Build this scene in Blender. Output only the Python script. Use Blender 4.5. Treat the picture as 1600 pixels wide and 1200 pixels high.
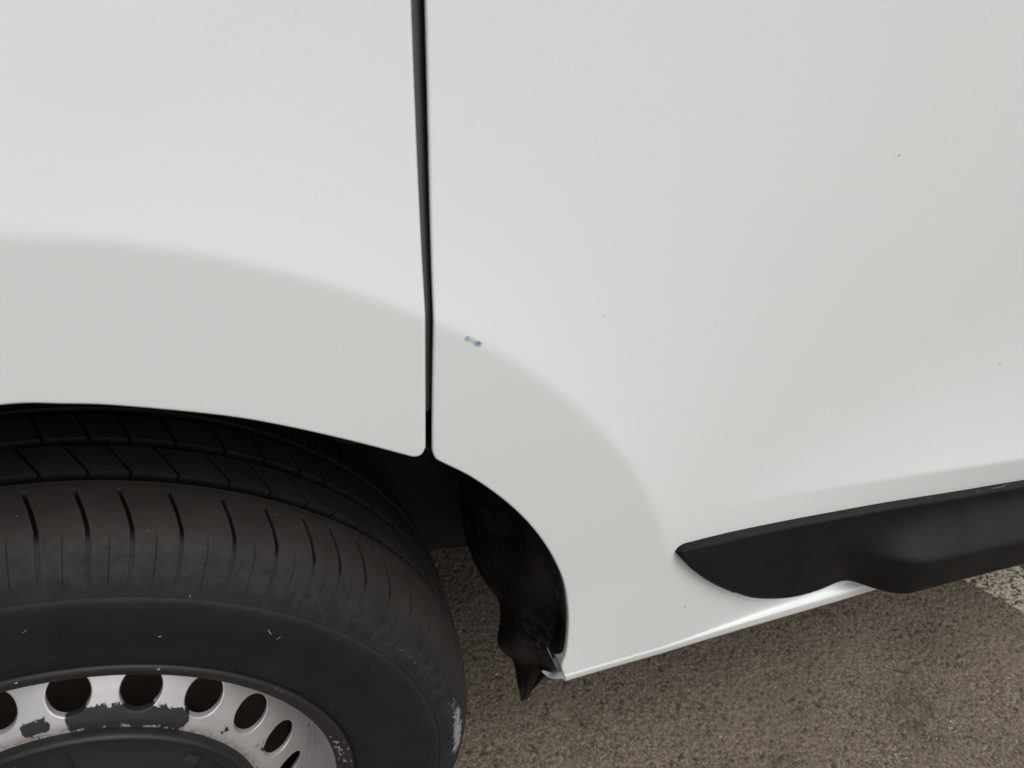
import bpy, math
import numpy as np

scene = bpy.context.scene
for o in list(bpy.data.objects):
    bpy.data.objects.remove(o, do_unlink=True)
COL = scene.collection
R = math.radians

# ------------------------------------------------------------------ camera
CAM = (0.169, -0.384, 0.998)
YAW, PITCH, ROLL = 0.395, 0.617, 0.068
def cam_axes():
    cy, sy, cp, sp = math.cos(YAW), math.sin(YAW), math.cos(PITCH), math.sin(PITCH)
    f = np.array([sy*cp, cy*cp, -sp]); r0 = np.array([cy, -sy, 0.]); u0 = np.cross(r0, f)
    return (math.cos(ROLL)*r0 + math.sin(ROLL)*u0, -math.sin(ROLL)*r0 + math.cos(ROLL)*u0, f)
from mathutils import Matrix
cr, cu, cf = cam_axes()
cam_data = bpy.data.cameras.new('camera')
cam = bpy.data.objects.new('camera', cam_data)
COL.objects.link(cam)
cam.matrix_world = Matrix(((cr[0], cu[0], -cf[0], CAM[0]), (cr[1], cu[1], -cf[1], CAM[1]),
                           (cr[2], cu[2], -cf[2], CAM[2]), (0, 0, 0, 1)))
cam_data.sensor_width = 36
cam_data.lens = 36*1250/1600
cam_data.clip_start = 0.02
cam_data.clip_end = 2000
cam_data.dof.use_dof = True
cam_data.dof.focus_distance = 0.70
cam_data.dof.aperture_fstop = 13
scene.camera = cam

# ------------------------------------------------------------------ world, sun, exposure
world = bpy.data.worlds.new('World'); scene.world = world; world.use_nodes = True
nt = world.node_tree; nt.nodes.clear()
SUN_EL, SUN_AZ = 58, 152          # azimuth measured like the sky node: 0 = +Y, clockwise
sky = nt.nodes.new('ShaderNodeTexSky'); sky.sky_type = 'NISHITA'; sky.sun_disc = False
sky.sun_elevation = R(SUN_EL); sky.sun_rotation = R(SUN_AZ)
sky.air_density = 1.0; sky.dust_density = 4.0; sky.ozone_density = 1.0
hs = nt.nodes.new('ShaderNodeHueSaturation'); hs.inputs['Saturation'].default_value = 0.32
bg = nt.nodes.new('ShaderNodeBackground'); bg.inputs['Strength'].default_value = 0.15
wo = nt.nodes.new('ShaderNodeOutputWorld')
nt.links.new(sky.outputs[0], hs.inputs['Color']); nt.links.new(hs.outputs[0], bg.inputs['Color'])
nt.links.new(bg.outputs[0], wo.inputs['Surface'])
sun_data = bpy.data.lights.new('sun', 'SUN'); sun_data.energy = 0.9; sun_data.angle = R(50)
sun_data.color = (1.0, 0.985, 0.965)
sun = bpy.data.objects.new('sun', sun_data); COL.objects.link(sun)
az, el = R(SUN_AZ), R(SUN_EL)
to_sun = np.array([math.sin(az)*math.cos(el), math.cos(az)*math.cos(el), math.sin(el)])
from mathutils import Vector
sun.rotation_euler = Vector(to_sun).to_track_quat('Z', 'Y').to_euler()
sun.location = (0, -3, 5)
scene.view_settings.view_transform = 'Standard'
scene.view_settings.look = 'None'
scene.view_settings.exposure = -0.05
scene.view_settings.gamma = 1.0
scene.view_settings.use_curve_mapping = False

# ------------------------------------------------------------------ helpers
rng = np.random.default_rng(7)
def mesh_obj(name, verts, faces, mat=None, parent=None, smooth=True, attrs=None):
    me = bpy.data.meshes.new(name)
    me.from_pydata(np.asarray(verts, float).tolist(), [], [tuple(int(i) for i in f) for f in faces])
    me.update()
    if smooth:
        me.polygons.foreach_set('use_smooth', [True]*len(me.polygons))
    for k, a in (attrs or {}).items():
        at = me.attributes.new(k, 'FLOAT', 'POINT'); at.data.foreach_set('value', np.asarray(a, np.float32))
    if mat: me.materials.append(mat)
    o = bpy.data.objects.new(name, me); COL.objects.link(o)
    if parent: o.parent = parent
    return o
def grid_faces(n, m, wrap=False, flip=False, base=0):
    """n rows x m columns of vertices, row-major"""
    i = np.arange(n-1)[:, None]; j = np.arange(m if wrap else m-1)[None, :]
    j2 = (j+1) % m
    a = i*m+j; b = i*m+j2; c = (i+1)*m+j2; d = (i+1)*m+j
    f = np.stack([a, b, c, d], -1).reshape(-1, 4) + base
    return f[:, ::-1] if flip else f
def tag(o, label=None, cat=None, group=None, kind=None):
    if label: o['label'] = label
    if cat: o['category'] = cat
    if group: o['group'] = group
    if kind: o['kind'] = kind
    return o
def sstep(x, a, b):
    t = np.clip((np.asarray(x, float)-a)/(b-a), 0, 1); return t*t*(3-2*t)
def softplus(x, w):
    x = np.asarray(x, float)/w
    return w*np.where(x > 30, x, np.log1p(np.exp(np.minimum(x, 30))))
def smooth_curve(pts, n):
    """Catmull-Rom resample by arc length"""
    P = np.asarray(pts, float); P = np.vstack([2*P[0]-P[1], P, 2*P[-1]-P[-2]])
    out = []
    for k in range(1, len(P)-2):
        t = np.linspace(0, 1, 24, endpoint=False)[:, None]
        p0, p1, p2, p3 = P[k-1], P[k], P[k+1], P[k+2]
        out.append(.5*((2*p1)+(-p0+p2)*t+(2*p0-5*p1+4*p2-p3)*t**2+(-p0+3*p1-3*p2+p3)*t**3))
    out = np.vstack(out+[P[-2][None]])
    s = np.r_[0, np.cumsum(np.linalg.norm(np.diff(out, axis=0), axis=1))]
    u = np.linspace(0, s[-1], n)
    return np.stack([np.interp(u, s, out[:, k]) for k in range(out.shape[1])], 1)
def blurred_noise(n, m, sig, seed):
    g = np.random.default_rng(seed).standard_normal((n, m))
    fy = np.fft.fftfreq(n)[:, None]; fx = np.fft.rfftfreq(m)[None]
    k = np.exp(-2*(np.pi*sig)**2*(fx*fx+fy*fy))
    h = np.fft.irfft2(np.fft.rfft2(g)*k, (n, m)); return h/h.std()

# ------------------------------------------------------------------ materials
def new_mat(name):
    m = bpy.data.materials.new(name); m.use_nodes = True
    t = m.node_tree; t.nodes.clear()
    out = t.nodes.new('ShaderNodeOutputMaterial'); b = t.nodes.new('ShaderNodeBsdfPrincipled')
    t.links.new(b.outputs[0], out.inputs[0])
    return m, t, b
def N(t, typ, **kw):
    n = t.nodes.new(typ)
    for k, v in kw.items():
        if k in n.inputs.keys() if hasattr(n.inputs, 'keys') else False: n.inputs[k].default_value = v
        else: setattr(n, k, v)
    return n
def noise(t, scale, detail=3, rough=.55, vec=None, dist=0):
    n = t.nodes.new('ShaderNodeTexNoise'); n.inputs['Scale'].default_value = scale
    n.inputs['Detail'].default_value = detail; n.inputs['Roughness'].default_value = rough
    n.inputs['Distortion'].default_value = dist
    if vec is not None: t.links.new(vec, n.inputs['Vector'])
    return n.outputs['Fac']
def ramp(t, fac, stops):
    n = t.nodes.new('ShaderNodeValToRGB'); t.links.new(fac, n.inputs[0])
    e = n.color_ramp.elements
    while len(e) < len(stops): e.new(0.5)
    for k, (p, c) in enumerate(stops):
        e[k].position = p; e[k].color = (*c, 1) if len(c) == 3 else c
    return n.outputs[0]
def mixc(t, fac, a, b):
    n = t.nodes.new('ShaderNodeMix'); n.data_type = 'RGBA'
    for s, v in ((n.inputs[0], fac), (n.inputs[6], a), (n.inputs[7], b)):
        if isinstance(v, (int, float)): s.default_value = v
        elif isinstance(v, tuple): s.default_value = (*v, 1)
        else: t.links.new(v, s)
    return n.outputs[2]
def math_n(t, op, a, b=0.0, c=None):
    n = t.nodes.new('ShaderNodeMath'); n.operation = op
    for k, v in enumerate((a, b, c)):
        if v is None: continue
        if isinstance(v, (int, float)): n.inputs[k].default_value = v
        else: t.links.new(v, n.inputs[k])
    return n.outputs[0]
def maprange(t, v, a, b, c=0., d=1.):
    n = t.nodes.new('ShaderNodeMapRange'); t.links.new(v, n.inputs[0])
    for k, x in zip((1, 2, 3, 4), (a, b, c, d)): n.inputs[k].default_value = x
    return n.outputs[0]
def attr(t, name):
    n = t.nodes.new('ShaderNodeAttribute'); n.attribute_name = name; return n.outputs['Fac']
def objco(t): return t.nodes.new('ShaderNodeTexCoord').outputs['Object']
def bump(t, b, h, strength, dist=.001):
    n = t.nodes.new('ShaderNodeBump'); n.inputs['Strength'].default_value = strength
    n.inputs['Distance'].default_value = dist
    t.links.new(h, n.inputs['Height']); t.links.new(n.outputs[0], b.inputs['Normal'])

def mat_paint():
    m, t, b = new_mat('white_paint'); co = objco(t)
    big = noise(t, 3.0, 3, .5, co)
    b.inputs['Roughness'].default_value = .35
    film = math_n(t, 'MULTIPLY', maprange(t, noise(t, 420, 3, .6, co), .60, .72), maprange(t, noise(t, 6, 4, .6, co), .42, .65))
    pc = (ramp(t, big, [(.3, (.782, .808, .794)), (.7, (.808, .832, .818))]))
    t.links.new(mixc(t, math_n(t, 'MULTIPLY', film, .16), pc, (.42, .37, .30)), b.inputs['Base Color'])
    b.inputs['Coat Weight'].default_value = 1.0
    t.links.new(maprange(t, noise(t, 14, 4, .6, co), .3, .75, .02, .08), b.inputs['Coat Roughness'])
    bump(t, b, noise(t, 900, 1, .5, co), .015, .0004)
    return m
def mat_plastic():
    m, t, b = new_mat('black_textured_plastic'); co = objco(t)
    t.links.new(ramp(t, noise(t, 25, 5, .65, co), [(.35, (.0055, .0055, .0057)), (.75, (.0095, .0092, .0090))]), b.inputs['Base Color'])
    t.links.new(maprange(t, noise(t, 18, 4, .6, co), .3, .7, .42, .60), b.inputs['Roughness'])
    b.inputs['Specular IOR Level'].default_value = .20
    bump(t, b, noise(t, 1400, 2, .5, co), .25, .0003)
    return m
def mat_liner():
    m, t, b = new_mat('dirty_black_liner'); co = objco(t)
    dust = math_n(t, 'MULTIPLY', attr(t, 'dust'), maprange(t, noise(t, 120, 6, .7, co), .47, .62))
    t.links.new(mixc(t, dust, (.0055, .005, .0055), (.12, .105, .085)), b.inputs['Base Color'])
    t.links.new(maprange(t, noise(t, 40, 4, .6, co), .3, .7, .38, .62), b.inputs['Roughness'])
    bump(t, b, noise(t, 300, 4, .6, co), .3, .001)
    return m
def mat_dark(name, c, rough=.8):
    m, t, b = new_mat(name); co = objco(t)
    t.links.new(mixc(t, noise(t, 30, 4, .6, co), tuple(x*.6 for x in c), tuple(x*1.4 for x in c)), b.inputs['Base Color'])
    b.inputs['Roughness'].default_value = rough
    return m
def mat_housing():
    m, t, b = new_mat('dusty_inner_housing'); co = objco(t)
    f = math_n(t, 'MULTIPLY', attr(t, 'dust'), maprange(t, noise(t, 45, 5, .65, co), .3, .6))
    t.links.new(mixc(t, f, (.0022, .002, .002), (.022, .018, .015)), b.inputs['Base Color'])
    b.inputs['Roughness'].default_value = .8
    return m
def mat_seal():
    m, t, b = new_mat('grey_rubber_seal'); co = objco(t)
    t.links.new(mixc(t, noise(t, 60, 3, .6, co), (.075, .072, .072), (.10, .097, .097)), b.inputs['Base Color'])
    b.inputs['Roughness'].default_value = .6
    return m
def mat_tyre():
    m, t, b = new_mat('worn_tyre_rubber'); co = objco(t)
    n1 = noise(t, 35, 6, .65, co); n2 = noise(t, 180, 5, .7, co)
    base = ramp(t, n1, [(.3, (.0075, .0078, .009)), (.7, (.0135, .0138, .0155))])
    dirt_shade = math_n(t, 'MULTIPLY', attr(t, 'dirt_shade'), maprange(t, n1, .25, .75, .45, 1.0))
    c = mixc(t, dirt_shade, base, (.038, .031, .025))
    grey = math_n(t, 'MULTIPLY', attr(t, 'bloom'), maprange(t, noise(t, 95, 7, .72, co, .15), .38, .75))
    c = mixc(t, math_n(t, 'MULTIPLY', grey, .55), c, (.046, .047, .051))
    sc = math_n(t, 'ADD', attr(t, 'scuff'), math_n(t, 'MULTIPLY', math_n(t, 'SUBTRACT', noise(t, 75, 7, .75, co, 1.5), .5), 2.2))
    c = mixc(t, maprange(t, sc, .62, .95, 0, .8), c, (.30, .31, .31))
    c = mixc(t, attr(t, 'clean_recess_shade'), c, (.0045, .0045, .005))
    sp = maprange(t, noise(t, 420, 2, .5, co), .775, .82)
    c = mixc(t, math_n(t, 'MULTIPLY', sp, .6), c, (.26, .23, .18))
    t.links.new(c, b.inputs['Base Color'])
    t.links.new(maprange(t, n2, .3, .7, .55, .78), b.inputs['Roughness'])
    t.links.new(maprange(t, attr(t, 'clean_recess_shade'), 0, .6, .28, .02), b.inputs['Specular IOR Level'])
    bump(t, b, n2, .25, .0008)
    return m
def mat_rim():
    m, t, b = new_mat('flaking_silver_wheel_paint'); co = objco(t)
    n1 = noise(t, 150, 7, .66, co, .4)
    w = math_n(t, 'ADD', attr(t, 'wear'), math_n(t, 'MULTIPLY', math_n(t, 'SUBTRACT', n1, .5), 2.6))
    w = math_n(t, 'ADD', w, math_n(t, 'MULTIPLY', math_n(t, 'SUBTRACT', noise(t, 420, 5, .7, co), .5), 2.0))
    bare = maprange(t, w, .495, .515)
    edge = maprange(t, w, .40, .50)
    silver = ramp(t, noise(t, 50, 5, .65, co), [(.3, (.47, .455, .45)), (.7, (.56, .545, .535))])
    silver = mixc(t, math_n(t, 'MULTIPLY', attr(t, 'rust'), maprange(t, noise(t, 220, 4, .7, co), .45, .6)), silver, (.25, .16, .09))
    c = mixc(t, bare, silver, (.014, .0137, .0145))
    t.links.new(c, b.inputs['Base Color'])
    t.links.new(math_n(t, 'MULTIPLY', math_n(t, 'SUBTRACT', 1.0, bare), .55), b.inputs['Metallic'])
    t.links.new(mixc(t, bare, (.42, .42, .42), (.55, .55, .55)), b.inputs['Roughness'])
    n = t.nodes.new('ShaderNodeBump'); n.inputs['Strength'].default_value = .5; n.inputs['Distance'].default_value = .0006
    n.invert = True
    t.links.new(bare, n.inputs['Height']); t.links.new(n.outputs[0], b.inputs['Normal'])
    return m
def mat_asphalt():
    m, t, b = new_mat('worn_brown_asphalt'); co = objco(t)
    g = noise(t, 330, 4, .6, co); med = noise(t, 7, 5, .6, co); big = noise(t, 2.2, 4, .55, co, .3)
    c = ramp(t, g, [(.30, (.058, .045, .034)), (.5, (.165, .134, .103)), (.70, (.34, .28, .215))])
    vo = t.nodes.new('ShaderNodeTexVoronoi'); vo.inputs['Scale'].default_value = 260; t.links.new(co, vo.inputs['Vector'])
    sepc = t.nodes.new('ShaderNodeSeparateColor'); t.links.new(vo.outputs['Color'], sepc.inputs[0])
    c = mixc(t, maprange(t, sepc.outputs[0], .72, 1.0, 0, .25), c, (.33, .29, .25))
    c = mixc(t, maprange(t, sepc.outputs[1], .75, 1.0, 0, .3), c, (.050, .042, .036))
    c = mixc(t, math_n(t, 'MULTIPLY', attr(t, 'pit'), .8), c, (.035, .028, .022))
    stain = maprange(t, big, .52, .72, 0, .25)
    c = mixc(t, stain, c, (.095, .074, .058))
    c = mixc(t, math_n(t, 'MULTIPLY', attr(t, 'stain'), maprange(t, noise(t, 45, 5, .65, co, .4), .38, .6, .0, .6)), c, (.050, .039, .031))
    c = mixc(t, maprange(t, med, .48, .70, 0, .3), c, (.26, .215, .175))
    sp = maprange(t, noise(t, 190, 1, .5, co), .80, .83)
    c = mixc(t, math_n(t, 'MULTIPLY', sp, .8), c, (.45, .41, .34))
    t.links.new(c, b.inputs['Base Color'])
    b.inputs['Roughness'].default_value = .85; b.inputs['Specular IOR Level'].default_value = .3
    bump(t, b, noise(t, 480, 5, .7, co), .8, .0012)
    return m
def mat_line():
    m, t, b = new_mat('worn_road_paint'); co = objco(t)
    b.inputs['Base Color'].default_value = (.58, .52, .40, 1); b.inputs['Roughness'].default_value = .8
    out = [n for n in t.nodes if n.type == 'OUTPUT_MATERIAL'][0]
    tr = t.nodes.new('ShaderNodeBsdfTransparent'); mx = t.nodes.new('ShaderNodeMixShader')
    f = maprange(t, math_n(t, 'ADD', noise(t, 230, 5, .65, co), math_n(t, 'MULTIPLY', attr(t, 'pit'), -.35)), .435, .50)
    t.links.new(f, mx.inputs[0]); t.links.new(tr.outputs[0], mx.inputs[1]); t.links.new(b.outputs[0], mx.inputs[2])
    t.links.new(mx.outputs[0], out.inputs[0])
    return m
def mat_blue():
    m, t, b = new_mat('blue_paint_transfer'); co = objco(t)
    b.inputs['Base Color'].default_value = (.006, .22, .36, 1); b.inputs['Roughness'].default_value = .4
    out = [n for n in t.nodes if n.type == 'OUTPUT_MATERIAL'][0]
    tr = t.nodes.new('ShaderNodeBsdfTransparent'); mx = t.nodes.new('ShaderNodeMixShader')
    f = math_n(t, 'MULTIPLY', attr(t, 'ink'), maprange(t, noise(t, 700, 4, .6, co), .35, .55, .35, 1.0))
    t.links.new(f, mx.inputs[0]); t.links.new(tr.outputs[0], mx.inputs[1]); t.links.new(b.outputs[0], mx.inputs[2])
    t.links.new(mx.outputs[0], out.inputs[0])
    return m
M = dict(paint=mat_paint(), plastic=mat_plastic(), liner=mat_liner(), dark=mat_dark('dark_underbody', (.02, .018, .016)),
         housing=mat_housing(), seal=mat_seal(), tyre=mat_tyre(), rim=mat_rim(), asphalt=mat_asphalt(),
         line=mat_line(), blue=mat_blue(), cap=mat_dark('black_hub_cap_plastic', (.012, .012, .013), .55),
         rust=mat_dark('rusty_drum', (.05, .035, .024)), straw=mat_dark('straw', (.26, .215, .15)), grit=mat_dark('pale_grit', (.55, .50, .42)),
         speck=mat_dark('dirt_speck', (.22, .21, .20)), spring=mat_dark('dusty_spring', (.018, .0155, .011)))

# ------------------------------------------------------------------ ground
def graded(a, b, fine_a, fine_b, step):
    f = np.arange(fine_a, fine_b+step/2, step)
    lo, hi, s, x = [], [], step, fine_a
    while x > a:
        s *= 1.25; x -= s; lo.append(max(x, a))
    s, x = step, f[-1]
    while x < b:
        s *= 1.25; x += s; hi.append(min(x, b))
    return np.r_[lo[::-1], f, hi]
GSTEP = .0017
gx = graded(-60, 60, .30, 1.42, GSTEP); gy = graded(-60, 60, -.16, .56, GSTEP)
fx = (gx >= .30-1e-9) & (gx <= 1.42+1e-3); fy = (gy >= -.16-1e-9) & (gy <= .56+1e-3)
ny, nx = int(fy.sum()), int(fx.sum())
h1 = blurred_noise(ny, nx, .85, 1); h2 = blurred_noise(ny, nx, 1.8, 2); h3 = blurred_noise(ny, nx, 20, 3)
H = .00045*h1 + .0002*h2 + .0015*h3
pit = np.clip((-(h1*1.0+h2*.25)-1.0)/1.2, 0, 1)
win = np.minimum(np.minimum(np.arange(nx), np.arange(nx)[::-1])[None], np.minimum(np.arange(ny), np.arange(ny)[::-1])[:, None])
H *= np.clip(win/12., 0, 1)
Z = np.zeros((len(gy), len(gx))); PT = np.zeros_like(Z)
Z[np.ix_(fy, fx)] = H; PT[np.ix_(fy, fx)] = pit
XX, YY = np.meshgrid(gx, gy)
ST = np.exp(-((XX-0.985)/.045)**2-((YY-0.000)/.05)**2)
ground = mesh_obj('asphalt_ground', np.stack([XX, YY, Z], -1).reshape(-1, 3), grid_faces(len(gy), len(gx)), M['asphalt'], attrs={'pit': PT.ravel(), 'stain': ST.ravel()})
tag(ground, 'worn brown-grey asphalt under and beside the white van', kind='structure')
def ground_h(x, y, A):
    u = (np.asarray(x)-gx[fx][0])/GSTEP; v = (np.asarray(y)-gy[fy][0])/GSTEP
    i = np.clip(np.floor(u).astype(int), 0, nx-2); j = np.clip(np.floor(v).astype(int), 0, ny-2)
    a, b = np.clip(u-i, 0, 1), np.clip(v-j, 0, 1)
    return A[j, i]*(1-a)*(1-b)+A[j, i+1]*a*(1-b)+A[j+1, i]*(1-a)*b+A[j+1, i+1]*a*b
# worn parking line
p0 = np.array([1.238, .18]); dirv = np.array([1.285-1.238, .093-.18]); dirv /= np.linalg.norm(dirv)
nrm = np.array([-dirv[1], dirv[0]])
uu = np.arange(-.9, .36, .004); vv = np.linspace(0, .10, 34)
U, V = np.meshgrid(uu, vv); P = p0 + U[..., None]*dirv + V[..., None]*nrm
inside = (P[..., 0] < 1.42) & (P[..., 1] < .56) & (P[..., 1] > -.16)
lz = np.where(inside, ground_h(P[..., 0], P[..., 1], H), 0) + .0012
lp = np.where(inside, ground_h(P[..., 0], P[..., 1], pit), 0)
line = mesh_obj('parking_line', np.concatenate([P, lz[..., None]], -1).reshape(-1, 3), grid_faces(len(vv), len(uu)), M['line'], attrs={'pit': lp.ravel()})
tag(line, 'worn cream painted parking line on the asphalt at the right', kind='structure')

# ------------------------------------------------------------------ van body surface  y = F(x, z)   (outside is -y)
#BEGIN_F
XC, ZC, RC = .024, .352, .4795
ZR = .370
def shelf(x):
    return .0008 + .0078*sstep(x, .48, .74)
def F(x, z):
    x = np.asarray(x, float); z = np.asarray(z, float)
    r = np.hypot(x-XC, z-ZC); th = np.degrees(np.arctan2(z-ZC, np.abs(x-XC)))
    rho = r-RC-.0055*sstep(th, 58, 84)
    S = sstep(th, -6, 24)*(1-.12*sstep(th, 50, 80))
    w = .0013
    out = softplus(rho, w); inn = softplus(-rho, w)
    y = -.006 + S*.0255*(1-np.exp(-out/.12)) + .044*np.minimum(inn, .2)*sstep(th, -5, 20)
    y = y + .03*softplus(z-.70, .05)
    # crease above the moulding
    zc2 = .4990 + .0842*(.8967-np.clip(x, .4, 1.6)) + .0085*np.exp(-(np.clip(x, .4, 1.6)-.50)/.06)
    w2 = sstep(x, .42, .92)
    y = y + w2*(.018*(1-np.exp(-softplus(z-zc2, .0013)/.09)) - .006 + .12*np.minimum(softplus(zc2-z, .0013), .045))
    # tuck below the moulding, shelf and sill strip
    tau = shelf(x)
    up = sstep(z, ZR-.0008-.42*tau, ZR)              # 0 on strip, 1 above shelf
    tuck = 1-sstep(z, ZR, .46)
    y = y + tau*tuck*up + .12*np.clip(ZR-.003-z, 0, .03)
    return y
#END_F
van = bpy.data.objects.new('van', None); COL.objects.link(van); van.empty_display_size = .2
tag(van, 'white van with black side moulding and a silver steel wheel, filling the picture', 'van')

ARCH_PTS = [(.0535, .7450), (.0810, .7401), (.1068, .7334), (.1559, .7164), (.1893, .7013), (.2293, .6800), (.2690, .6570)]
DOOR_PTS = [(.2820, .6520), (.3030, .6336), (.3242, .6104), (.3450, .5830), (.3631, .5529), (.3776, .5220), (.3881, .4915), (.3955, .4524), (.3980, .4170), (.3976, .3970), (.3955, .3830), (.3978, .3735), (.4005, .3640)]

# ---- right panel: rows of constant z, from its sill to above the frame
arch_r = smooth_curve(DOOR_PTS[::-1], 400)               # bottom -> top
ca = np.linspace(0, 1, 7)[1:]
xs0 = .2773
corner = np.array([((1-a)**2*.2820+2*a*(1-a)*xs0+a*a*xs0, (1-a)**2*.6520+2*a*(1-a)*.6558+a*a*.6630) for a in ca])
top = np.r_[np.arange(.6640, .96, .0026), np.linspace(.965, 1.45, 30)]
seam_r = np.stack([xs0+.0028*sstep(top, .68, .92), top], 1)
bnd = np.vstack([arch_r, corner, seam_r])
o_ = np.argsort(bnd[:, 1]); bnd = bnd[o_]
# column steps measured from the boundary
cols = [0.]; st = .0012
while cols[-1] < .70:
    cols.append(cols[-1]+st); st = min(st*1.12, .0034)
while cols[-1] < 2.2:
    cols.append(cols[-1]+st); st *= 1.12
cols = np.array(cols)
n, m = len(bnd), len(cols)
# beyond the arch the rows converge to true x, so the grid is simply sheared by the boundary
X = bnd[:, :1] + cols[None, :]
Zr = np.repeat(bnd[:, 1:], m, 1)
Zr = np.where(Zr < ZR, ZR-(ZR-Zr)*(1.15+1.3*sstep(X, .42, .74)), Zr)      # the sill strip deepens to the right
Y = F(X, Zr)
# boundary normals (pointing out of the panel, towards -x / -z)
tg = np.gradient(bnd, axis=0); tg /= np.linalg.norm(tg, axis=1)[:, None]+1e-12
nb = np.stack([-tg[:, 1], tg[:, 0]], 1)
for k in range(3): nb[1:-1] = (nb[:-2]+2*nb[1:-1]+nb[2:])/4
nb /= np.linalg.norm(nb, axis=1)[:, None]
zb = bnd[:, 1]
depth = np.where(zb < .66, .003 + .020*(1-sstep(zb, .366, .404))**1.4, .0016)
rr = np.where(zb < .655, .0016, .0012)
ex = []
for a in (22, 45, 68, 90):
    ex.append((math.sin(R(a)), 1-math.cos(R(a)), 0))
ex += [(1, 1, .3), (1, 1, .65), (1, 1, 1)]
xs, ys, zs = [], [], []
for (s, c, d) in ex[::-1]:
    xs.append(bnd[:, 0]+nb[:, 0]*rr*s); zs.append(bnd[:, 1]+nb[:, 1]*rr*s); ys.append(Y[:, 0]+rr*c+depth*d)
X = np.hstack([np.array(xs).T, X]); Y = np.hstack([np.array(ys).T, Y]); Zr = np.hstack([np.array(zs).T, Zr])
# sill: curl under
rc_ = .009
bx, by, bz = X[0].copy(), Y[0].copy(), Zr[0].copy()
xr, yr, zrw = [], [], []
for a in (15, 30, 45, 60, 75, 90):
    xr.append(bx); yr.append(by+rc_*(1-math.cos(R(a)))); zrw.append(bz-rc_*math.sin(R(a)))
for d in (.01, .03, .06):
    xr.append(bx); yr.append(by+rc_+d); zrw.append(bz-rc_-.001*0)
X = np.vstack([np.array(xr)[::-1], X]); Y = np.vstack([np.array(yr)[::-1], Y]); Zr = np.vstack([np.array(zrw)[::-1], Zr])
nn, mm = X.shape
side = mesh_obj('body_panel', np.stack([X, Y, Zr], -1).reshape(-1, 3), grid_faces(nn, mm), M['paint'], van)
side['label'] = 'white panel right of the gap, running down to the sill'

# ---- left panel: columns of constant x over the arch
left = [(-a+2*XC, b) for a, b in ARCH_PTS[::-1]]
DL = [(-.325, .552), (-.290, .604), (-.240, .650)]
pl = smooth_curve(DL+[(-.150, .700), (-.060, .731), (.0, .7435)]+ARCH_PTS, 300)
kr = .0036; xe = .2694
k0 = pl[pl[:, 0] < xe-kr*1.485]
f0 = math.atan2(k0[-1, 1]-k0[-4, 1], k0[-1, 0]-k0[-4, 0])
cc = (xe-kr, k0[-1, 1]+kr*math.cos(f0))
arc = [(cc[0]+kr*math.sin(f), cc[1]-kr*math.cos(f)) for f in np.linspace(f0, math.pi/2, 14)[1:]]
low = np.vstack([np.array([(-1.2, .40), (-.9, .40), (-.6, .40), (-.42, .40), (-.37, .405), (-.345, .50)]), k0, np.array(arc)])
vs = np.r_[0, .0012, .0026, .0045, .007, .010, np.arange(.0135, .30, .0032)]
vs = np.r_[vs, np.linspace(vs[-1]+.006, .75, 36)]
TOPZ = 1.45
m = len(low)
frac = vs/vs[-1]
Zl = np.zeros((len(vs), m)); Xl = np.zeros_like(Zl)
for j in range(m):
    hgt = TOPZ-low[j, 1]
    v = np.where(vs < .3, vs, .3+(vs-.3)*(hgt-.3)/(vs[-1]-.3))
    Zl[:, j] = low[j, 1]+v; Xl[:, j] = low[j, 0]
Yl = F(Xl, Zl)
tg = np.gradient(low, axis=0); tg /= np.linalg.norm(tg, axis=1)[:, None]
nb = np.stack([tg[:, 1], -tg[:, 0]], 1)
xs, ys, zs = [], [], []
for (s, c, d) in ex[::-1]:
    xs.append(low[:, 0]+nb[:, 0]*.0016*s); zs.append(low[:, 1]+nb[:, 1]*.0016*s); ys.append(Yl[0]+.0016*c+.006*d)
Xl = np.vstack([np.array(xs), Xl]); Yl = np.vstack([np.array(ys), Yl]); Zl = np.vstack([np.array(zs), Zl])
xs, ys, zs = [], [], []
bx, by, bz = Xl[:, -1], Yl[:, -1], Zl[:, -1]
for (s, c, d) in ex:
    mk = np.r_[np.zeros(len(ex)), np.ones(len(bx)-len(ex))]
    xs.append(bx+.0028*s*mk); ys.append(by+(.0028*c+.004*d)*mk); zs.append(bz)
Xl = np.hstack([Xl, np.array(xs).T]); Yl = np.hstack([Yl, np.array(ys).T]); Zl = np.hstack([Zl, np.array(zs).T])
nn, mm = Xl.shape
fend = mesh_obj('body_panel', np.stack([Xl, Yl, Zl], -1).reshape(-1, 3), grid_faces(nn, mm), M['paint'], van)
fend['label'] = 'white panel left of the gap, above the wheel'

# ---- rubber seal in the gap
zz = np.r_[.690, .6902, np.arange(.695, 1.45, .01)]
prof = [(-.0065, .014), (-.0045, .0075), (-.0028, .0060), (-.0012, .0060), (.0002, .0063), (.0014, .0070), (.0026, .0082), (.0040, .0100), (.0065, .0140)]
V = []
for z in zz:
    y0 = float(F(.274, z))
    for (a, b) in prof: V.append((.2742+.0012*float(sstep(z, .68, .92))+a, y0+b, z))
mesh_obj('gap_seal', V, grid_faces(len(zz), len(prof)), M['seal'], van)

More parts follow.
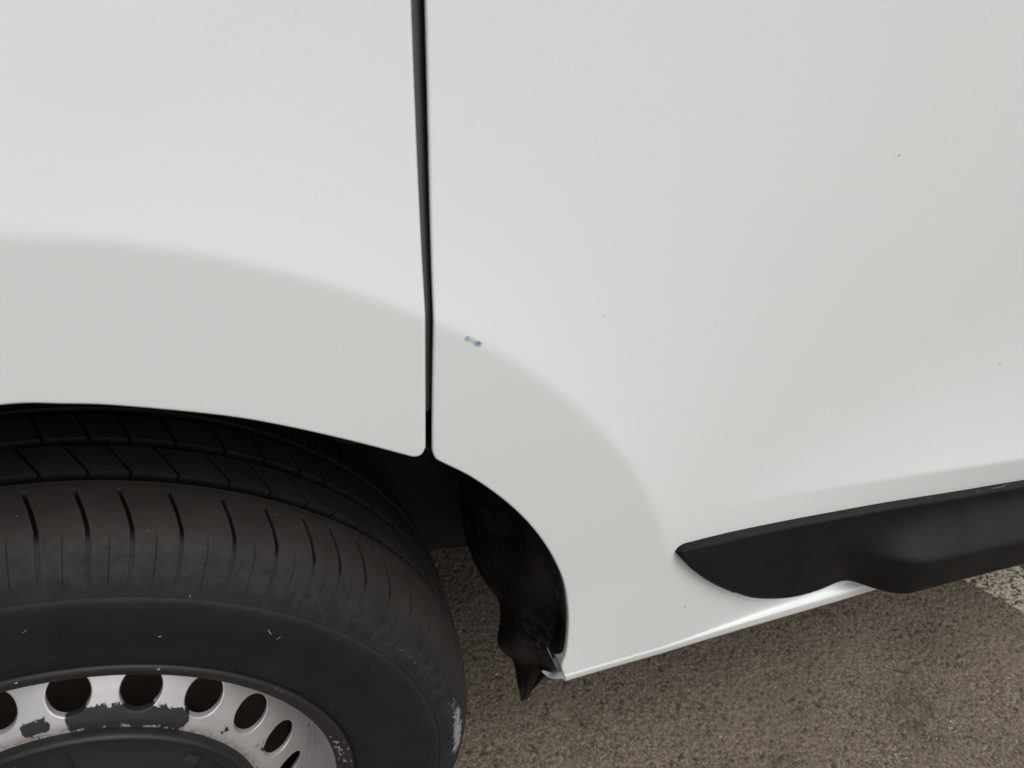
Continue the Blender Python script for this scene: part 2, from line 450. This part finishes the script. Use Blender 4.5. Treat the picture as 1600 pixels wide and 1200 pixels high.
# ---- black side moulding
MT = np.array([(.4850, .5035), (.4880, .5073), (.4960, .5084), (.5069, .5064), (.5848, .4964), (.6578, .4889), (.7346, .4821), (.8181, .4736), (.9079, .4654), (1.1, .446), (1.6, .43), (2.3, .42)])
MB = np.array([(.4850, .5030), (.4920, .4940), (.5019, .4812), (.5241, .4572), (.5506, .4335), (.5868, .4060), (.6330, .3860), (.6687, .3805), (.6950, .3830), (.7130, .3825), (.7360, .3775), (.7709, .3765), (.8322, .3745), (.9252, .3700), (1.2, .357), (2.3, .345)])
mx = np.r_[.4850, .4853, .4858, .4866, .4876, .489, .491, .4935, np.arange(.4965, .95, .0035), np.linspace(.96, 2.3, 50)]
ct = smooth_curve(MT, 900); cb = smooth_curve(MB, 900)
zt = np.interp(mx, ct[:, 0], ct[:, 1]); zb = np.interp(mx, cb[:, 0], cb[:, 1])
rows = []
VT = [0, .0006, .0016, .003, .0045, .0058, .0070, .0085, .0105]
NB_ = 40
for x, a, b in zip(mx, zt, zb):
    h = max(a-b, 1e-5); k = min(1., h/.05)
    fl = .030*float(sstep(x, .640, .785))
    pr = .0085*min(1., (h/.012))**.6
    body = np.linspace(.0105*k, h-.012*k, NB_)[1:]
    ds = list(np.array(VT)*k)+list(body)+[h-.009*k, h-.006*k, h-.0035*k, h-.0015*k, h-.0003*k, h-.0008*k, h-.003*k]
    col = []
    yt = float(F(x, a))
    yb = float(F(x, max(b, .372)))
    for i, d in enumerate(ds):
        v = d/h
        fl = .030*float(sstep(x, .640+.062*v, .785-.018*v))
        # the surface under the moulding bridges from panel at the top edge to panel at the lower edge
        y = yt + (yb-yt)*float(sstep(v, .35, 1.0))*(1-float(sstep(x, .645, .775)))
        dd = d/k
        ch = pr*(1-(1-min(dd/.0045, 1.))**1.6)          # top chamfer
        face = .0035*float(sstep(v, .05, .45))*min(1, h/.04)
        uf = max(0., (d-.010)/(.40*h)); uf = uf-float(softplus(uf-1, .05)); flare = fl*max(0., uf)**1.9
        p = ch+face+flare
        rem = (h-d)/k
        if i < len(ds)-2 and rem < .010:
            q_ = 1-rem/.010
            p -= ((.0105 if x > .56 else .006)+0*fl)*(1-math.sqrt(max(0, 1-q_*q_)))
        if i == len(ds)-2: p -= .018
        if i == len(ds)-1: p -= .030
        col.append((x, y+.0015-p, a-d))
    rows.append(col)
rows = np.array(rows)
mesh_obj('side_moulding', rows.reshape(-1, 3), grid_faces(rows.shape[0], rows.shape[1], flip=True), M['plastic'], van)

# ---- wheel-arch liner: stations along the arch, each a strip going inwards
st_outer, st_inner, dst = [], [], []
TH = np.linspace(175, 40, 46)
def arch_edge(th):
    full = np.vstack([np.array(left)[:, :], np.array(ARCH_PTS), np.array(DOOR_PTS)])
    a = np.degrees(np.arctan2(full[:, 1]-ZC, full[:, 0]-XC)); r = np.hypot(full[:, 0]-XC, full[:, 1]-ZC)
    o = np.argsort(a); return np.interp(th, a[o], r[o])
for th in TH:
    r = float(arch_edge(min(th, 150)))+.0025
    st_outer.append((XC+r*math.cos(R(th)), .007, ZC+r*math.sin(R(th))))
    ri = r+.012
    st_inner.append((XC+ri*math.cos(R(th)), .24, ZC+ri*math.sin(R(th))))
spec = [  # outer edge (x,y,z)            inner edge (x,y,z)
    ((.3475, .007, .5830), (.345, .200, .560)), ((.3655, .007, .5520), (.352, .185, .500)), ((.3800, .007, .5215), (.354, .165, .445)),
    ((.3905, .007, .4905), (.355, .140, .400)), ((.3978, .006, .4510), (.368, .128, .365)), ((.4012, .005, .4180), (.381, .115, .338)),
    ((.4010, .006, .3950), (.3785, .103, .318)), ((.4020, .010, .3800), (.3755, .100, .302)), ((.4030, .013, .3660), (.3800, .095, .286)),
    ((.4060, .016, .3540), (.3890, .085, .278)), ((.4100, .022, .3440), (.3880, .072, .268)), ((.4060, .036, .3180), (.3870, .064, .262)), ((.3985, .048, .2800), (.3888, .060, .252)), ((.3915, .057, .2500), (.3892, .059, .2475))]
st_outer += [s[0] for s in spec]; st_inner += [s[1] for s in spec]
no = 150
SO = smooth_curve(np.hstack([np.array(st_outer), np.array(st_inner)]), no)
NV = 26
V = np.zeros((no, NV, 3)); D = np.zeros((no, NV))
for j in range(NV):
    u = j/(NV-1)
    P = SO[:, :3]*(1-u)+SO[:, 3:]*u
    x, z = P[:, 0], P[:, 2]
    w = math.sin(math.pi*u)
    low_ = 1-sstep(z, .30, .46)
    # outward rib beside the edge, hollow pocket behind it
    bul = .016*w*(1-.8*low_) + .016*np.exp(-((u-.34)/.13)**2)*np.exp(-((z-.405)/.040)**2) - .006*np.exp(-((u-.72)/.10)**2)*np.exp(-((z-.36)/.10)**2)
    bul = bul + .0022*np.sin(2*np.pi*(u*3.2+z*7))*sstep(u, .08, .25)*(1-sstep(u, .85, 1))*sstep(z, .33, .40)
    th = np.arctan2(z-ZC, x-XC)
    V[:, j, 0] = x+bul*np.cos(th); V[:, j, 1] = P[:, 1]; V[:, j, 2] = z+bul*np.sin(th)*.8
    D[:, j] = .9*np.exp(-((u-.10)/.10)**2)*(1-sstep(z, .50, .66))*sstep(z, .33, .40) + .55*np.exp(-((u-.35)/.2)**2)*np.exp(-((z-.345)/.022)**2) + .10
    D[:, j] *= np.where(z < .31, .25, 1)
V += .0012*np.stack([blurred_noise(no, NV, 2.0, 11), 0*V[..., 0], blurred_noise(no, NV, 2.0, 12)], -1)*np.linspace(0, 1, NV)[None, :, None]**.3
lin = mesh_obj('wheel_arch_liner', V.reshape(-1, 3), grid_faces(no, NV), M['liner'], van, attrs={'dust': D.ravel()})
sm = lin.modifiers.new('thickness', 'SOLIDIFY'); sm.thickness = .0025; sm.offset = 1

# ---- inner wheel housing, underbody
def box(name, x0, x1, y0, y1, z0, z1, mat, parent):
    v = [(x, y, z) for x in (x0, x1) for y in (y0, y1) for z in (z0, z1)]
    f = [(0, 1, 3, 2), (4, 6, 7, 5), (0, 4, 5, 1), (2, 3, 7, 6), (0, 2, 6, 4), (1, 5, 7, 3)]
    return mesh_obj(name, v, f, mat, parent, smooth=False)
# housing wall: a pressed sheet with a bent lower flange
hw = []
hx = np.linspace(-.42, .43, 40)
for x in hx:
    zb_ = .315+.02*math.sin(x*9)
    hw.append([(x, .225, zb_), (x, .220, zb_+.004), (x, .222, zb_+.05), (x, .235, zb_+.09), (x, .24, .60), (x, .235, .80), (x, .16, .88)])
hw = np.array(hw)
mesh_obj('inner_wheel_housing', hw.reshape(-1, 3), grid_faces(len(hx), 7), M['housing'], van, attrs={'dust': np.tile([1, .8, .25, 0, 0, 0, 0], len(hx))})
ub = []
shell_v = [(x, y, z) for x in (-1.19, 2.39) for y in (.06, 1.80) for z in (.40, 1.46)]
mesh_obj('light_block_shell', shell_v, [(0, 1, 3, 2), (4, 6, 7, 5), (2, 3, 7, 6), (1, 5, 7, 3)], M['dark'], van, smooth=False)  # unseen roof, ends and far side, added to stop light leaking in
box('underbody', -2.2, 3.4, .27, 1.80, .285, .52, M['dark'], van)
box('sill_closing_plate', .430, 2.4, .045, .27, .325, .40, M['dark'], van)
def lip(name, lo, hi):
    a = smooth_curve(lo, 16); b = smooth_curve(hi, 16)
    g = np.stack([a*(1-k)+b*k for k in np.linspace(0, 1, 5)], 0)
    o = mesh_obj(name, g.reshape(-1, 3), grid_faces(5, 16), M['paint'], van)
    md = o.modifiers.new('thickness', 'SOLIDIFY'); md.thickness = .0012; md.offset = 0
    return o
lip('sill_end_flange', [(.3985, -.0030, .3632), (.3930, .0040, .3548), (.3894, .0120, .3491), (.3870, .0200, .3471)], [(.4000, -.0030, .3725), (.3970, .0040, .3660), (.3949, .0120, .3525), (.3882, .0200, .3485)])
# coil spring seen deep behind the tyre
hs_ = []
tt = np.linspace(0, 2*math.pi*3.5, 140)
ring = 8
for t_ in tt:
    c = np.array([.262+.030*math.cos(t_), .165+.030*math.sin(t_),   .546+.0043*t_*1.2])
    e1 = np.array([math.cos(t_), math.sin(t_), 0]); e2 = np.array([0, 0, 1.])
    hs_.append([c+.005*(math.cos(a)*e1+math.sin(a)*e2) for a in np.linspace(0, 2*math.pi, ring, endpoint=False)])
hs_ = np.array(hs_)
mesh_obj('coil_spring', hs_.reshape(-1, 3), grid_faces(len(tt), ring, wrap=True), M['spring'], van)

# ------------------------------------------------------------------ wheel
RT = .32
wheel = bpy.data.objects.new('wheel', None); COL.objects.link(wheel); wheel.parent = van
wheel.location = (0, .009, RT); wheel.rotation_euler = (0, 0, -.041)
wheel['label'] = 'silver steel wheel with flaking paint and a black tyre'
def pol(r, th, a):        # wheel-local: x along, y = inwards along the axle, z up
    return np.stack([r*np.cos(th), a+0*r, r*np.sin(th)], -1)

# tyre profile (a, r)
side_p = smooth_curve([(.006, .2035), (.001, .2085), (-.0025, .2150), (-.0055, .2250), (-.0085, .2450), (-.0095, .2600), (-.0085, .2720), (-.0065, .2790)], 34)
shoulder = smooth_curve([(-.0056, .2812), (-.0015, .2905), (.0040, .2985), (.0110, .3060), (.0200, .3115), (.0320, .3155), (.0450, .3178), (.0588, .3191)], 40)
line_g = np.array([(-.0055, .2797), (-.0050, .2804)])
half = [*side_p, *line_g, *shoulder]
def groove(a, r, w=.0090, d=.0076):
    return [(a-w/2, r), (a-w/2+.0009, r-d), (a, r-d), (a+w/2-.0009, r-d), (a+w/2, r)]
half += groove(.0640, .3194)
half += [(x, .3195+.0004*math.sin((x-.0678)/.0285*math.pi)) for x in np.linspace(.0695, .0948, 8)]
half += groove(.1000, .3196)
prof = np.array(half)
# mirror about a = .100
mir = prof[:-3][::-1].copy(); mir[:, 0] = .2-mir[:, 0]
prof = np.vstack([prof, mir[2:]])
pa, pr_ = prof[:, 0], prof[:, 1]
pitches = np.array([5.1, 4.6, 5.4, 6.2, 5.5, 5.4, 4.2, 4.6, 5.0, 5.2, 5.6, 4.6, 5.0, 5.8])
pitches = np.tile(pitches, 5); pitches *= 360/pitches.sum()
starts = 85.0 - np.r_[0, np.cumsum(pitches)[:-1]]
wl, ws = .50, .13                     # sipe widths in degrees
ths, ml, ms = [], [], []
for s, p in zip(starts, pitches):
    loc = [(0, 0, 0), (.06, 1, 0), (wl-.06, 1, 0), (wl, 0, 0)]
    loc += [(wl+(p*.52-wl)*k/8, 0, 0) for k in range(1, 8)]
    b0 = p*.52
    loc += [(b0, 0, 0), (b0+.04, 0, 1), (b0+ws-.04, 0, 1), (b0+ws, 0, 0)]
    loc += [(b0+ws+(p-b0-ws)*k/8, 0, 0) for k in range(1, 8)]
    for (d, l, s2) in loc:
        ths.append(s-d+wl/2); ml.append(l); ms.append(s2)
ths = np.array(ths); ml = np.array(ml); ms = np.array(ms)
# slant of the sipes across the tread (degrees)
ka = [-.01, .0, .012, .022, .035, .05, .060, .068, .0965, .1035, .135, .14, .165, .18, .21]
kv = [-2.0, -2.0, -1.9, -1.7, -1.0, 0., .4, -1.1, 2.1, -.7, 1.6, 0., -1., -1.8, -2.]
shift = np.interp(pa, ka, kv)
shift[pr_ < .285] = -2.0
rowl = np.zeros(len(prof)); rows_ = np.zeros(len(prof))
am = np.where(pa > .1, .2-pa, pa)
sh = (am < .062)
rowl[sh] = (.0036*sstep(am[sh], .011, .029)*(1-sstep(am[sh], .049, .0525)) + .0004*sstep(pr_[sh], .286, .293)*(1-sstep(am[sh], .01, .02)))
rib = (am > .0677) & (am < .0962) & (pr_ > .317)
rowl[rib] = .0022
rows_[sh] = .00032*sstep(pr_[sh], .287, .291)*(1-sstep(am[sh], .014, .022))
TG = np.radians(ths[None, :]+shift[:, None])
RG = pr_[:, None] - rowl[:, None]*ml[None] - rows_[:, None]*ms[None]
AG = pa[:, None] + 0*RG
# on the sidewall the sipe cuts inwards instead of down
kside = np.where((pr_ < .308) & (pa < .1), 1., 0.)
AG = AG + kside[:, None]*(.5*rowl[:, None]*ml[None]+.6*rows_[:, None]*ms[None])
n_, m_ = RG.shape
# slight bulge / unevenness
RG = RG + .0004*np.sin(TG*3+1)
tv = np.stack([RG*np.cos(TG), AG, RG*np.sin(TG)], -1)
td = np.degrees(TG) % 360
dirt_shade = sstep(RG, .300, .314)*(.80-.42*(am > .055))[:, None] + .18*(1-sstep(RG, .215, .245)) + .25*np.exp(-((RG-.2805)/.003)**2)  # brown dirt, cut on the inner ribs to paint in the arch shade
bloom = np.exp(-((RG-.294)/.012)**2)*(AG < .05)
ang = np.where(td > 180, td-360, td)
scuff = 1.0*np.exp(-((ang-1)/11.)**2)*np.exp(-((RG-.300)/.0075)**2)*(AG < .06) + .33*np.exp(-((ang-22)/9.)**2)*np.exp(-((RG-.290)/.012)**2)*(AG < .06)
clean_recess_shade = np.maximum(ml[None]*np.clip(rowl[:, None]/.0030, 0, 1), ms[None]*.35*(rows_[:, None] > .0001))  # cleaner rubber plus painted shade, so sipe and groove walls stay dark
clean_recess_shade = np.maximum(clean_recess_shade, ((am > .055) & (pr_ < .316))[:, None]*1.0+0*RG)
tyre = mesh_obj('tyre', tv.reshape(-1, 3), grid_faces(n_, m_, wrap=True), M['tyre'], wheel,
                attrs={'clean_recess_shade': clean_recess_shade.ravel(), 'dirt_shade': dirt_shade.ravel(), 'bloom': bloom.ravel(), 'scuff': scuff.ravel()})
try:
    tyre.data.set_sharp_from_angle(angle=R(38))
except Exception as e:
    print('sharp', e)

# rim disc with 20 holes
NH = 20; PH = 102.0
def disc_a(r):
    return np.interp(r, [.100, .118, .128, .134, .142, .152, .162, .170, .1745], [.010, .0085, .0085, .0102, .0150, .0230, .0325, .0405, .0455])
r0_, r1_ = .128, .1740
rcn, hr, ht = .1510, .0126, .0150
half_t = math.pi/NH*rcn                       # half sector width as an arc at rcn
ND = 64
dirs = np.linspace(0, 2*math.pi, ND, endpoint=False)
sv, sf = [], []
levels = [('w', .0045), ('w', .0022), ('e', .965, .0009), ('e', .985, .0003), ('e', 1.0, .0), ('e', 1.05, 0), ('m', .12), ('m', .28), ('m', .46), ('m', .64), ('m', .82), ('m', 1.0)]
ring_pts = []
for L in levels:
    for d in dirs:
        ex_, ey = ht*math.cos(d), hr*math.sin(d)
        c, s = math.cos(d), math.sin(d)
        kx = half_t/abs(c) if abs(c) > 1e-9 else 1e9
        ky = ((r1_-rcn) if s > 0 else (rcn-r0_))/abs(s) if abs(s) > 1e-9 else 1e9
        k = min(kx, ky); bxp, byp = k*c, k*s
        ins = 0
        if L[0] == 'w': px, py = ex_*.965, ey*.965; ins = L[1]
        elif L[0] == 'e': px, py = ex_*L[1], ey*L[1]; ins = L[2]
        else: px, py = ex_*1.05+(bxp-ex_*1.05)*L[1], ey*1.05+(byp-ey*1.05)*L[1]
        ring_pts.append((px/rcn, rcn+py, ins))
ring_pts = np.array(ring_pts)
V, Fc, W, RU = [], [], [], []
for k in range(NH):
    thc = R(PH-k*360/NH)
    th = thc+ring_pts[:, 0]; r = ring_pts[:, 1]; a = disc_a(r)+ring_pts[:, 2]
    base = len(V)*len(ring_pts)
    V.append(pol(r, th, a)); Fc.append(grid_faces(len(levels), ND, wrap=True, base=base, flip=True))
V = np.vstack(V); Fc = [f for ff in Fc for f in ff]
# barrel + flange lathe, and the inner land under the cap
def lathe(prof, nseg, flip=False):
    p = np.array(prof); th = np.linspace(0, 2*math.pi, nseg, endpoint=False)
    v = pol(p[:, 1][:, None]+0*th[None], th[None]+0*p[:, :1], p[:, 0][:, None]+0*th[None]).reshape(-1, 3)
    return v, grid_faces(len(p), nseg, wrap=True, flip=flip)
fl_prof = smooth_curve([(.0450, .1738), (.0475, .1750), (.0467, .1772), (.0300, .1843), (.0140, .1885), (.0060, .1912), (.0025, .1945), (.0005, .1985), (-.0010, .2025), (.0000, .2058), (.0030, .2068), (.0060, .2050)], 60)
v2, f2 = lathe(fl_prof, 360)
Fc += [tuple(np.array(f)+len(V)) for f in f2]; V = np.vstack([V, v2])
in_prof = [(r, ) for r in np.linspace(.1283, .100, 14)]
v3, f3 = lathe([(float(disc_a(r[0])), r[0]) for r in in_prof], 360, flip=False)
Fc += [tuple(np.array(f)+len(V)) for f in f3]; V = np.vstack([V, v3])
rr_ = np.hypot(V[:, 0], V[:, 2]); aa = np.degrees(np.arctan2(V[:, 2], V[:, 0]))
wear = -.6+0*rr_
band = np.exp(-((rr_-.1345)/.0088)**2)
def angw(a0, a1, s): return sstep(aa, a0-s, a0+s)*(1-sstep(aa, a1-s, a1+s))
wear += 1.75*np.exp(-((rr_-.1360)/.0100)**2)*angw(50, 85, 1.5) + 1.6*np.exp(-((rr_-.1365)/.0065)**2)*angw(89.5, 97.5, 1.5) + .95*np.exp(-((rr_-.138)/.004)**2)*angw(34, 37, 1.2)
wear += .95*np.exp(-((rr_-.142)/.006)**2)*angw(14, 21, 2) + 1.1*np.exp(-((rr_-.136)/.004)**2)*angw(104, 110, 2)
wear += .35*band
# flange: nearly all paint gone, with leftovers
on_fl = sstep(rr_, .1895, .1925)
wear = np.where(on_fl > 0, wear*(1-on_fl)+on_fl*(1.45-.95*np.exp(-((aa-9)/9.)**2)*np.exp(-((rr_-.1975)/.006)**2)), wear)
wear += np.where((rr_ > .2040), -.42*sstep(V[:, 1]*-1, -.004, .001), 0)
rust = np.exp(-((rr_-.1295)/.0025)**2)*.8
rim = mesh_obj('rim', V, Fc, M['rim'], wheel, attrs={'wear': wear, 'rust': rust})
# hub cap
cap_prof = smooth_curve([(.0100, .1275), (.0050, .1283), (.0010, .1278), (-.0008, .1258), (.0002, .1236), (.0018, .1215), (.0010, .1120), (-.0020, .1000), (-.0060, .0800), (-.0100, .0500), (-.0120, .0250), (-.0125, .0005)], 90)
th = np.linspace(0, 2*math.pi, 360, endpoint=False)
r = cap_prof[:, 1][:, None]+0*th[None]; a = cap_prof[:, 0][:, None]+0*th[None]
# shallow radial slots
for c0 in range(5):
    ac = R(90+6+c0*72)
    for sgn in (-1, 1):
        dth = np.angle(np.exp(1j*(th[None]-(ac+sgn*.12))))
        pass
    dth = np.abs(np.angle(np.exp(1j*(th[None]-ac))))*r
    a = a + .0065*(1-sstep(dth, .0180, .0205))*sstep(r, .060, .066)*(1-sstep(r, .1120, .1150))
for c0 in range(5):
    ac = R(36+c0*72)
    dth = np.abs(np.angle(np.exp(1j*(th[None]-ac))))*r
    a = a + .003*(1-sstep(dth, .012, .0135))*sstep(r, .1085, .110)*(1-sstep(r, .1135, .115))
mesh_obj('hub_cap', pol(r, th[None]+0*r, a).reshape(-1, 3), grid_faces(len(cap_prof), 360, wrap=True), M['cap'], wheel)
# brake drum and inner barrel seen through the holes
v, f = lathe([(.072, .02), (.072, .120), (.074, .145), (.076, .152), (.073, .1545), (.0725, .1575), (.078, .160), (.12, .160)], 160, flip=True)
mesh_obj('brake_drum', v, f, M['rust'], wheel)
v, f = lathe([(.049, .1745), (.07, .1780), (.12, .1850), (.185, .1900), (.192, .2060)], 160)
mesh_obj('rim_barrel', v, f, M['dark'], wheel)

# ------------------------------------------------------------------ small marks and debris
def decal(name, pts, wid, mat, parent, off=.0004):
    c = smooth_curve(pts, 30); nw = 9
    t_ = np.gradient(c, axis=0); t_ /= np.linalg.norm(t_, axis=1)[:, None]; nn_ = np.stack([-t_[:, 1], t_[:, 0]], 1)
    V, A = [], []
    for i in range(30):
        u = i/29
        for j in range(nw):
            w = (j/(nw-1)-.5)*2
            p = c[i]+nn_[i]*w*wid
            V.append((p[0], float(F(p[0], p[1]))-off, p[1]))
            g = max(math.exp(-((u-.16)/.13)**2)*.75, math.exp(-((u-.80)/.18)**2)*1.0, .30)
            A.append(g*max(0, 1-abs(w)**2.2)*math.sin(math.pi*min(1, max(0, u*1.04-.02)))**.35)
    return mesh_obj(name, V, grid_faces(30, nw), mat, parent, attrs={'ink': A})
bm_ = decal('blue_paint_mark', [(.2948, .7463), (.3007, .7427), (.3062, .7385)], .0021, M['blue'], side)
bm_['label'] = 'small blue paint smear beside the panel gap'
V, Fc = [], []
def add_disc(x, z, s):
    b = len(V); k = 7
    for i in range(k):
        a = 2*math.pi*i/k; q_ = s*(1+.35*math.sin(i*2.3+x*90))
        px, pz = x+q_*math.cos(a)*1.25, z+q_*math.sin(a)
        V.append((px, float(F(px, pz))-.0003, pz))
    Fc.append(tuple(range(b, b+k)))
for x, z, s in [(.6146, .8229, .0007), (.8189, .6144, .0008), (.5123, .4213, .0008), (.3921, .7403, .0004), (.4852, .7142, .0003)]:
    add_disc(x, z, s)
dk = mesh_obj('dirt_speck', V, Fc, M['speck'], side); dk['kind'] = 'stuff'

# straw fragments
def straw_mesh(segs):
    V, Fc = [], []
    for p, d, l, w in segs:
        p = np.array(p, float); d = np.array(d, float); d /= np.linalg.norm(d)
        s_ = np.cross(d, [.3, -.8, .5]); s_ /= np.linalg.norm(s_); t_ = np.cross(d, s_)
        b = len(V)
        for k in (0, .5, 1):
            c = p+d*l*k + t_*l*.08*math.sin(math.pi*k)
            ww = w*(1-.4*k)
            for e in (s_*ww, -s_*.5*ww+t_*.8*ww, -s_*.5*ww-t_*.8*ww): V.append(c+e)
        for q_ in (0, 3):
            for i in range(3):
                j = (i+1) % 3; Fc.append((b+q_+i, b+q_+j, b+q_+3+j, b+q_+3+i))
        Fc += [(b+2, b+1, b), (b+6, b+7, b+8)]
    return V, Fc
segs = []
def on_tyre(th, r):
    o = np.argsort(pr_[:76]); a = float(np.interp(r, pr_[:76][o], pa[:76][o])); c, s = math.cos(.041), math.sin(.041)
    x, y, z = r*math.cos(R(th)), a, r*math.sin(R(th))
    return np.array([c*x+s*y, .009-s*x+c*y-.0005, RT+z])
g2 = np.random.default_rng(5)
for th_, r in [(85, .2625), (66, .283), (53.5, .2665), (51, .263), (68, .248), (31, .29), (26, .291), (72, .312), (85.3, .316), (57, .318)]:
    segs.append((on_tyre(th_, r), g2.normal(size=3)*[1, .2, 1], g2.uniform(.0015, .0045), g2.uniform(.0002, .00045)))
for k in range(60):
    x, y = g2.uniform(.40, 1.3), g2.uniform(-.1, .45)
    segs.append(((x, y, .0016), (*g2.normal(size=2), .1), g2.uniform(.003, .009), g2.uniform(.0002, .0004)))
for x, z in [(.8574, .4723), (.8640, .4720), (.8720, .4712), (.8381, .4738), (.7729, .4813)]:
    segs.append(((x, float(F(x, z))-.007, z+.0005), (1, -.25+g2.normal()*.3, g2.normal()*.15), .008 if x > .84 else .003, .0003))
V, Fc = straw_mesh(segs)
sm_ = mesh_obj('dry_grass_fragments', V, Fc, M['straw'], None, smooth=False)
tag(sm_, 'tiny dry grass bits scattered on the tyre, moulding and asphalt', 'debris', kind='stuff')

# pale grit on the asphalt
V, Fc = [], []
oct_ = np.array([(1, 0, 0), (-1, 0, 0), (0, 1, 0), (0, -1, 0), (0, 0, 1), (0, 0, -1)], float)
of = [(0, 2, 4), (2, 1, 4), (1, 3, 4), (3, 0, 4), (2, 0, 5), (1, 2, 5), (3, 1, 5), (0, 3, 5)]
def grit(x, y, s):
    b = len(V); z = float(ground_h(x, y, H))
    q_ = oct_*s*g2.uniform(.5, 1.3, size=(6, 1))*[1, 1, .6]+[x, y, z+s*.3]
    V.extend(q_); Fc.extend([tuple(b+i for i in f) for f in of])
for k in range(260): grit(g2.uniform(.36, 1.4), g2.uniform(-.15, .5), g2.uniform(.0005, .0012))
for cx, cy, k in [(1.001, .082, 4), (1.135, -.018, 7), (1.011, -.021, 18), (.972, -.025, 9), (.884, -.025, 8), (.908, -.035, 8)]:
    for _ in range(k): grit(cx+g2.normal()*.007, cy+g2.normal()*.007, g2.uniform(.0007, .0018))
gr = mesh_obj('grit', V, Fc, M['grit'], None, smooth=False)
tag(gr, 'pale grit and chips lying on the brown asphalt', 'grit', kind='stuff')
